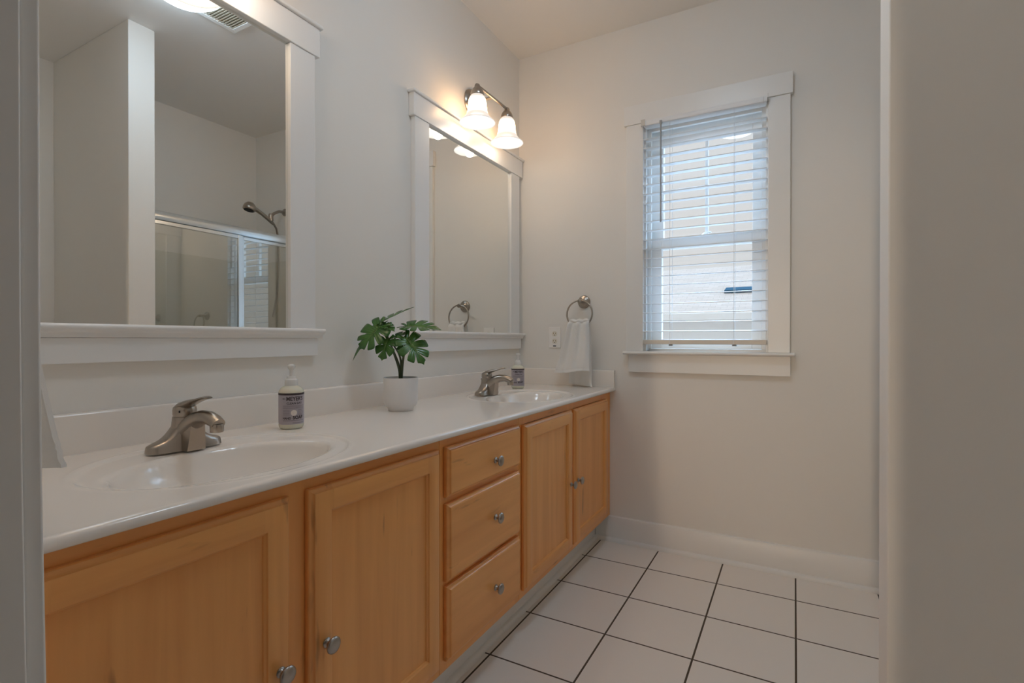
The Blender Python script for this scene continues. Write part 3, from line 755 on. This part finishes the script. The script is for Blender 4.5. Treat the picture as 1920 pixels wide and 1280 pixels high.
# ------------------------------------------------------------------ potted plant
PX, PY = .165, 1.372
t = thing('potted_plant', (PX, PY, HC), 'green leafy houseplant in a round white pot on the worktop', 'houseplant')
pr = [(.040, 0), (.0425, .0005), (.0428, .006), (.0440, .010), (.0520, .0165), (.0572, .027), (.0590, .042), (.0592, .112), (.0585, .1140), (.0568, .1140), (.0562, .112), (.0560, .098), (0, .098)]
MB().lathe(pr, (PX, PY, HC+.0002), seg=64).build('pot', M['pot'], t, smooth=True, angle=50)
MB().lathe([(.0558, .098), (.045, .101), (.02, .104), (0, .105)], (PX, PY, HC), seg=32, cap=False).build('soil', M['soil'], t, smooth=True)
RV, UV_, FV = Vector((.8758, .4827, 0)), Vector((0, 0, 1)), Vector((.4827, -.8758, 0))   # across, up and towards the doorway
def loc3(zx, zy, d=0.0):
    # zx, zy: drawn position on a sketch whose unit is 0.3235 mm, measured from the pot's rim centre at (672, 885)
    return Vector((PX, PY, HC+.110)) + RV*((zx-672)*.0003235) + UV_*((885-zy)*.0003235) + FV*d
def leaf(base, tip, nrm, width, slits, curl=.25, fold=.25, seed=0):
    rnd = random.Random(seed)
    ax = tip-base; L = ax.length; ax.normalize()
    n = (nrm - ax*nrm.dot(ax)).normalized(); sd = ax.cross(n)
    f = MB(); NS, NT = 84, 6; uvs = []
    rib = .66
    for side in (-1, 1):
        cuts = [(k+.55+rnd.uniform(-.12, .12))/(slits+.6) for k in range(slits)]
        vs = []
        for i in range(NS+1):
            s = i/NS
            rs = rib*L*s
            ang = math.radians(150)*(1-s)**1.15                  # outward direction measured from the rib
            env = math.sin(PI*min(1, .18+.66*s))**.8
            R = width*env*(1-.05*rnd.random()*0)
            endR = (1-rib)*L
            R = R*(1-sstep(.72, 1, s)) + endR*sstep(.72, 1, s)
            dmin = min([abs(s-c) for c in cuts] or [1])
            R *= 1-.74*math.exp(-(dmin/.024)**2)
            for j in range(NT+1):
                q = j/NT
                u = rs + R*q*math.cos(ang); v = side*R*q*math.sin(ang)
                # droop along and fold up from the rib, then curl at the margin
                zt = fold*abs(v) - curl*(u/L)**2*L*.6 - .9*curl*v*v/width
                vs.append(base + ax*u + sd*v + n*zt); uvs.append((q, s))
        fs = [(i*(NT+1)+j, (i+1)*(NT+1)+j, (i+1)*(NT+1)+j+1, i*(NT+1)+j+1) for i in range(NS) for j in range(NT)]
        f.add(vs, fs)
    o = f.build('leaf', M['leaf'], t, smooth=True, angle=80)
    ul = o.data.uv_layers.new(name='leaf_uv')
    for lp in o.data.loops: ul.data[lp.index].uv = uvs[lp.vertex_index]
    md = o.modifiers.new('thickness', 'SOLIDIFY'); md.thickness = .0007; md.offset = 0
    return o
def cv(a, b, c): return RV*a + UV_*b + FV*c
LEAVES = [  # base, tip, facing, half width, slits
    ((468, 285, .01), (790, 92, -.03), cv(-.50, .80, .30), .042, 4, .10, .20),
    ((716, 322, -.01), (1112, 318, .03), cv(-.05, .93, .42), .050, 4, .22, .25),
    ((492, 318, .03), (262, 545, .06), cv(-.30, .45, .85), .058, 4, .25, .15),
    ((440, 300, -.01), (118, 655, .01), cv(-.62, .62, .42), .046, 3, .22, .30),
    ((560, 462, .03), (500, 680, .055), cv(-.15, .35, .92), .038, 3, .20, .20),
    ((742, 452, .02), (962, 700, .06), cv(.30, .55, .78), .056, 4, .25, .20),
    ((700, 455, .01), (690, 600, .03), cv(-.1, .45, .88), .024, 2, .20, .25),
    ((470, 300, -.03), (205, 440, -.02), cv(-.45, .75, .35), .034, 3, .20, .25),
    ((600, 440, .0), (760, 385, .01), cv(.1, .85, .5), .020, 2, .15, .25),
    ((500, 308, .02), (642, 368, .05), cv(.12, .90, .45), .024, 2, .18, .30),
]
for k, (b, e, nn, wd, sl, cu, fo) in enumerate(LEAVES):
    leaf(loc3(*b), loc3(*e), nn, wd, sl, cu, fo, k)
STEMS = [
    [(672, 905, 0), (650, 760, .004), (600, 600, .012), (545, 430, .02), (470, 286, .011)],
    [(668, 905, .004), (655, 740, .008), (610, 600, .016), (560, 455, .028), (495, 320, .030)],
    [(676, 905, -.003), (690, 730, -.004), (712, 560, -.008), (720, 440, -.010), (718, 324, -.010)],
    [(674, 905, .004), (680, 740, .006), (660, 620, .012), (590, 500, .024), (560, 464, .030)],
    [(678, 905, .002), (694, 740, .006), (712, 600, .010), (735, 500, .016), (742, 454, .020)],
]
for st in STEMS:
    p = [loc3(*q) for q in st]; fine = []
    for i in range(len(p)-1):
        for k in range(5):
            q = k/5; p0, p1, p2, p3 = p[max(i-1, 0)], p[i], p[i+1], p[min(i+2, len(p)-1)]
            fine.append(.5*((2*p1)+(p2-p0)*q+(2*p0-5*p1+4*p2-p3)*q*q+(-p0+3*p1-3*p2+p3)*q**3))
    fine.append(p[-1]); m = len(fine)
    MB().tube(fine, [.0036*(1-i/m)+.0012 for i in range(m)], seg=10).build('stalk', M['stem'], t, smooth=True)

# ------------------------------------------------------------------ towel rings, towels
def towel_ring(lbl):
    t = thing('towel_ring', (0, 0, 0), lbl, 'towel ring', 'nickel towel rings')
    # local frame: wall plane y=0, room towards -y
    MB().lathe([(.034, -.0005), (.034, -.006), (.031, -.010), (.026, -.012), (.0245, -.016), (.017, -.020), (.0125, -.024), (.010, -.032)], (0, 0, 0), 'y', 36).build('wall_plate', M['nickel'], t, smooth=True, angle=40)
    f = MB(); f.lathe([(.0095, -.030), (.0095, -.058), (.012, -.060), (.012, -.070), (.010, -.073), (0, -.074)], (0, 0, 0), 'y', 28); f.build('post', M['nickel'], t, smooth=True, angle=40)
    f = MB(); n = 60; rr = .0695
    f.tube([(rr*math.sin(2*PI*k/n), -.064-.006*(1-math.cos(2*PI*k/n)), -rr+.004+rr*math.cos(2*PI*k/n)) for k in range(n+1)], .0045, seg=12, cap=False)
    f.build('ring', M['nickel'], t, smooth=True)
    return t
def towel(lbl, out=1.0):
    # local: origin at the ring's wall plate; hangs over the ring's lower arc
    t = thing('hand_towel', (0, 0, 0), lbl, 'towel', 'white hand towels on the rings')
    def panel(front):
        NU, NV = 44, 64; th = .006
        vs = []
        for side in (0, 1):
            for j in range(NV+1):
                v = j/NV
                for i in range(NU+1):
                    u = -1+2*i/NU
                    top = -.101 + .004*u*u*0 + .004*abs(u)**2
                    if front:
                        xl = -.050-.067*v**1.1; xr = .052+.020*v**.5
                        bot = -.369+.012*(u+1)/2*1.0 + (.004*math.sin(3*u))
                        yy = -.083-(.012+.024*v**1.2)*out - .010*math.cos(u*7.5+.8)*(1.0-.55*v) - .007*math.sin(u*3.2)*v - .003*math.cos(u*15)*(1-v)
                    else:
                        xl = -.050-.020*v; xr = .052+.007*v
                        bot = -.428-.014*(u+1)/2
                        yy = -.060 + .012*v + .005*math.cos(u*6)*(.8-.4*v)
                    x = xl+(xr-xl)*(u+1)/2
                    z = top+(bot-top)*v
                    if front: yy -= .0016*(math.exp(-((v-.885)/.010)**2) + math.exp(-((v-.925)/.010)**2) + 1.2*math.exp(-((v-.99)/.02)**2))
                    # fold over the ring
                    if v < .10:
                        q = 1-v/.10; yy = yy*(1-q*q) + (-.072)*q*q; z += .006*(1-(1-q)**2)*0
                    vs.append((x, yy + (th if side else 0)*(1 if front else 1), z))
        m = (NU+1)*(NV+1); fs = []
        for j in range(NV):
            for i in range(NU):
                a = j*(NU+1)+i
                fs.append((a, a+1, a+NU+2, a+NU+1)); fs.append((m+a, m+a+NU+1, m+a+NU+2, m+a+1))
        edge = [i for i in range(NU+1)] + [j*(NU+1)+NU for j in range(1, NV+1)] + [NV*(NU+1)+i for i in range(NU-1, -1, -1)] + [j*(NU+1) for j in range(NV-1, 0, -1)]
        for a, b in zip(edge, edge[1:]+edge[:1]): fs.append((a, b, b+m, a+m))
        return MB().add(vs, fs)
    fr = panel(True).build('front_fold', M['towel'], t, smooth=True, angle=70)
    panel(False).build('back_fold', M['towel'], t, smooth=True, angle=70)
    # bunched top over the ring
    f = MB(); secs = []
    for i in range(25):
        u = -1+2*i/24; x = .001+.051*u; z = -.104+.0035*u*u
        r = .0135*(1-.25*abs(u)**4)
        secs.append([(x, -.0735+r*1.25*math.cos(2*PI*k/14), z+r*.75*math.sin(2*PI*k/14)+.0025*math.cos(u*9)) for k in range(14)])
    f.loft(secs); f.build('top_gather', M['towel'], t, smooth=True, angle=80)
    # woven hem line across the front
    return t
RX, RZ = .390, 1.229
r1 = towel_ring('nickel towel ring on the window wall beside the outlet'); r1.location = (RX, D, RZ)
w1 = towel('white hand towel on the ring beside the outlet'); w1.location = (RX, D, RZ)
r2 = copy_tree(r1); r2.location = (.400, YN, 1.232); r2.rotation_euler = (0, 0, PI); r2['label'] = 'nickel towel ring on the doorway wall, hidden by the casing'
w2 = copy_tree(w1); w2.location = (.400, YN, 1.232); w2.rotation_euler = (0, 0, PI); w2['label'] = 'white hand towel peeking out beside the door casing'

# ------------------------------------------------------------------ outlet
t = thing('wall_outlet', (.2215, D, 1.042), 'cream double outlet plate beside the hanging towel', 'outlet')
MB().box(.1865, .2565, D-.006, D-.0004, .985, 1.099).build('cover_plate', M['plate'], t, bevel=.003, bseg=3)
for z in (1.062, 1.022):
    o = MB().prism([(.2215+.0165*math.cos(a)*min(1, .86/abs(math.cos(a)) if abs(math.cos(a)) > .86 else 1), z+.0140*math.sin(a)) for a in [2*PI*k/28 for k in range(28)]], 'y', D-.0075, D-.005).build('receptacle', M['ivory'], t)
    f = MB(); f.box(.2135, .2160, D-.0079, D-.007, z-.001, z+.007); f.box(.2265, .2290, D-.0079, D-.007, z-.001, z+.006)
    f.build('slot', M['slot'], o)
    MB().lathe([(0, D-.0079), (.0026, D-.0079), (.0026, D-.007), (0, D-.007)], (.2215, 0, z-.007), 'y', 14).build('ground_hole', M['black'], o)
MB().box(.2125, .2300, D-.0066, D-.0058, .993, .999).build('sticker', M['sticker'], t)

# ------------------------------------------------------------------ shower behind the partition
SX, SY0, SY1 = 1.690, 1.42, D
t = thing('shower_tray', (2.0, 2.0, 0), 'white shower base with a low curb behind the partition', 'shower')
f = MB(); f.box(1.676, 1.76, SY0+.001, SY1-.001, 0, .13); f.box(1.76, XR-.001, SY0+.001, SY1-.001, 0, .06)
f.build('curb_pan', M['acrylic'], t, bevel=.008, bseg=3)
t = thing('shower_surround', (2.0, 2.0, .06), 'beige shower wall panels seen through the glass doors in the mirror', 'shower wall')
f = MB(); f.box(XR-.016, XR-.001, SY0+.002, SY1-.002, .061, 1.62); f.box(1.765, XR-.016, SY1-.016, SY1-.002, .061, 1.62); f.box(1.765, XR-.016, SY0+.002, SY0+.016, .061, 1.62)
f.build('surround_panels', M['surround'], t, bevel=.003)
t = thing('shower_enclosure', (1.69, 2.0, .13), 'aluminium framed sliding glass shower doors reflected in a mirror', 'shower door')
hp = [(SX-.004, 1.684), (SX+.05, 1.684), (SX+.05, 1.735), (SX+.012, 1.735), (SX+.002, 1.731), (SX-.005, 1.722), (SX-.008, 1.708), (SX-.007, 1.694)]
MB().prism(hp, 'y', SY0+.001, SY1-.001).build('header_rail', M['alu'], t, smooth=True, angle=50)
MB().box(SX, SX+.05, SY0+.001, SY1-.001, .131, .155).build('bottom_track', M['alu'], t, bevel=.003)
for a, b in ((SY0+.001, SY0+.022), (SY1-.022, SY1-.001)): MB().box(SX, SX+.05, a, b, .155, 1.684).build('wall_channel', M['alu'], t, bevel=.002)
def panel(x, y0, y1, z1):
    f = MB(); f.box(x, x+.018, y0, y0+.024, .158, z1); f.box(x, x+.018, y1-.030, y1, .158, z1); f.box(x, x+.018, y0+.024, y1-.03, .158, .18); f.box(x, x+.018, y0+.024, y1-.03, z1-.022, z1)
    o = f.build('sliding_panel', M['alu'], t, bevel=.003)
    MB().box(x+.007, x+.012, y0+.02, y1-.026, .176, z1-.02).build('panel_glass', M['shower_glass'], o)
panel(SX+.004, SY0+.024, 2.004, 1.683)
panel(SX+.027, 2.004, SY1-.023, 1.683)
t = thing('handheld_shower', (2.02, D, 1.99), 'nickel hand shower on its bracket above the glass doors', 'shower head')
MB().lathe([(.028, -.0005), (.027, -.006), (.016, -.012), (.011, -.014)], (2.02, D, 1.985), 'y', 24).build('wall_flange', M['nickel'], t, smooth=True)
MB().tube([(2.02, D-.005, 1.985), (2.02, D-.05, 1.982), (2.02, D-.09, 1.960), (2.02, D-.115, 1.935)], .0105, seg=14).build('shower_arm', M['nickel'], t, smooth=True)
f = MB(); f.lathe([(0, .022), (.013, .020), (.017, .010), (.017, -.012), (.012, -.022), (0, -.024)], (2.02, D-.120, 1.930), seg=20); f.tube([(2.02, D-.12, 1.925), (2.02, D-.118, 1.898)], .018, seg=14)
f.build('holder_bracket', M['nickel'], t, smooth=True)
f = MB(); f.tube([(2.02, D-.100, 1.880), (2.02, D-.135, 1.905), (2.02, D-.19, 1.935), (2.02, D-.235, 1.955), (2.02, D-.26, 1.962)], [.011, .014, .0135, .015, .018], seg=16)
v = Vector((0, -.25, -1)).normalized(); c = Vector((2.02, D-.285, 1.962)); u = Vector((1, 0, 0)); k2 = v.cross(u)
secs = [[tuple(c + v*h + (u*math.cos(2*PI*k/28)+k2*math.sin(2*PI*k/28))*r) for k in range(28)] for r, h in ((.006, -.036), (.024, -.030), (.038, -.014), (.043, .004), (.043, .018), (.038, .024))]
f.loft(secs); h = f.build('spray_wand', M['nickel'], t, smooth=True, angle=45)
secs = [[tuple(c + v*hh + (u*math.cos(2*PI*k/28)+k2*math.sin(2*PI*k/28))*r) for k in range(28)] for r, hh in ((.034, .0235), (.032, .026), (.001, .027))]
MB().loft(secs).build('spray_face', M['black'], h, smooth=True)
MB().tube([(2.02, D-.098, 1.882), (2.022, D-.072, 1.85), (2.028, D-.052, 1.78), (2.035, D-.045, 1.60), (2.05, D-.05, 1.35), (2.08, D-.06, 1.20)], .0075, seg=12).build('hose', M['nickel'], t, smooth=True)

# ------------------------------------------------------------------ fill spotlight added out of view in the hallway to brighten the room
LX, LY, LZ = 0.84, -5.40, 1.22
t = thing('fill_spotlight', (LX, LY, 0), 'added fill spotlight out of view in the hallway, shining through the doorway', 'fill light')
MB().lathe([(0, 0), (.15, 0), (.15, .012), (.13, .022), (.02, .026), (0, .026)], (LX, LY, 0), seg=36).build('base', M['black'], t, smooth=True, angle=40)
MB().tube([(LX, LY, .02), (LX, LY, LZ-.10)], .012, seg=12).build('pole', M['black'], t, smooth=True)
aim = (Vector((1.26, 1.6, 0.95)) - Vector((LX, LY, LZ))).normalized()
b0 = Vector((LX, LY, LZ)); uu = aim.orthogonal().normalized(); vv = aim.cross(uu)
secs = [[tuple(b0 + aim*h + (uu*math.cos(2*PI*k/28)+vv*math.sin(2*PI*k/28))*r) for k in range(28)] for r, h in ((.03, -.16), (.07, -.13), (.085, -.02), (.10, .10), (.098, .10), (.083, -.02), (.066, -.12), (.01, -.13))]
MB().loft(secs).build('fill_head', M['black'], t, smooth=True, angle=50)
l = bpy.data.lights.new('hall_fill_light', 'SPOT'); l.shadow_soft_size = .12; l.energy = HALL_FILL_W; l.color = HALL_FILL_C; l.spot_size = math.radians(19); l.spot_blend = 1.0
lo = bpy.data.objects.new('hall_fill_light', l); COL.objects.link(lo); lo.parent = t
lo.location = (0, 0, LZ); lo.rotation_euler = aim.to_track_quat('-Z', 'Y').to_euler()
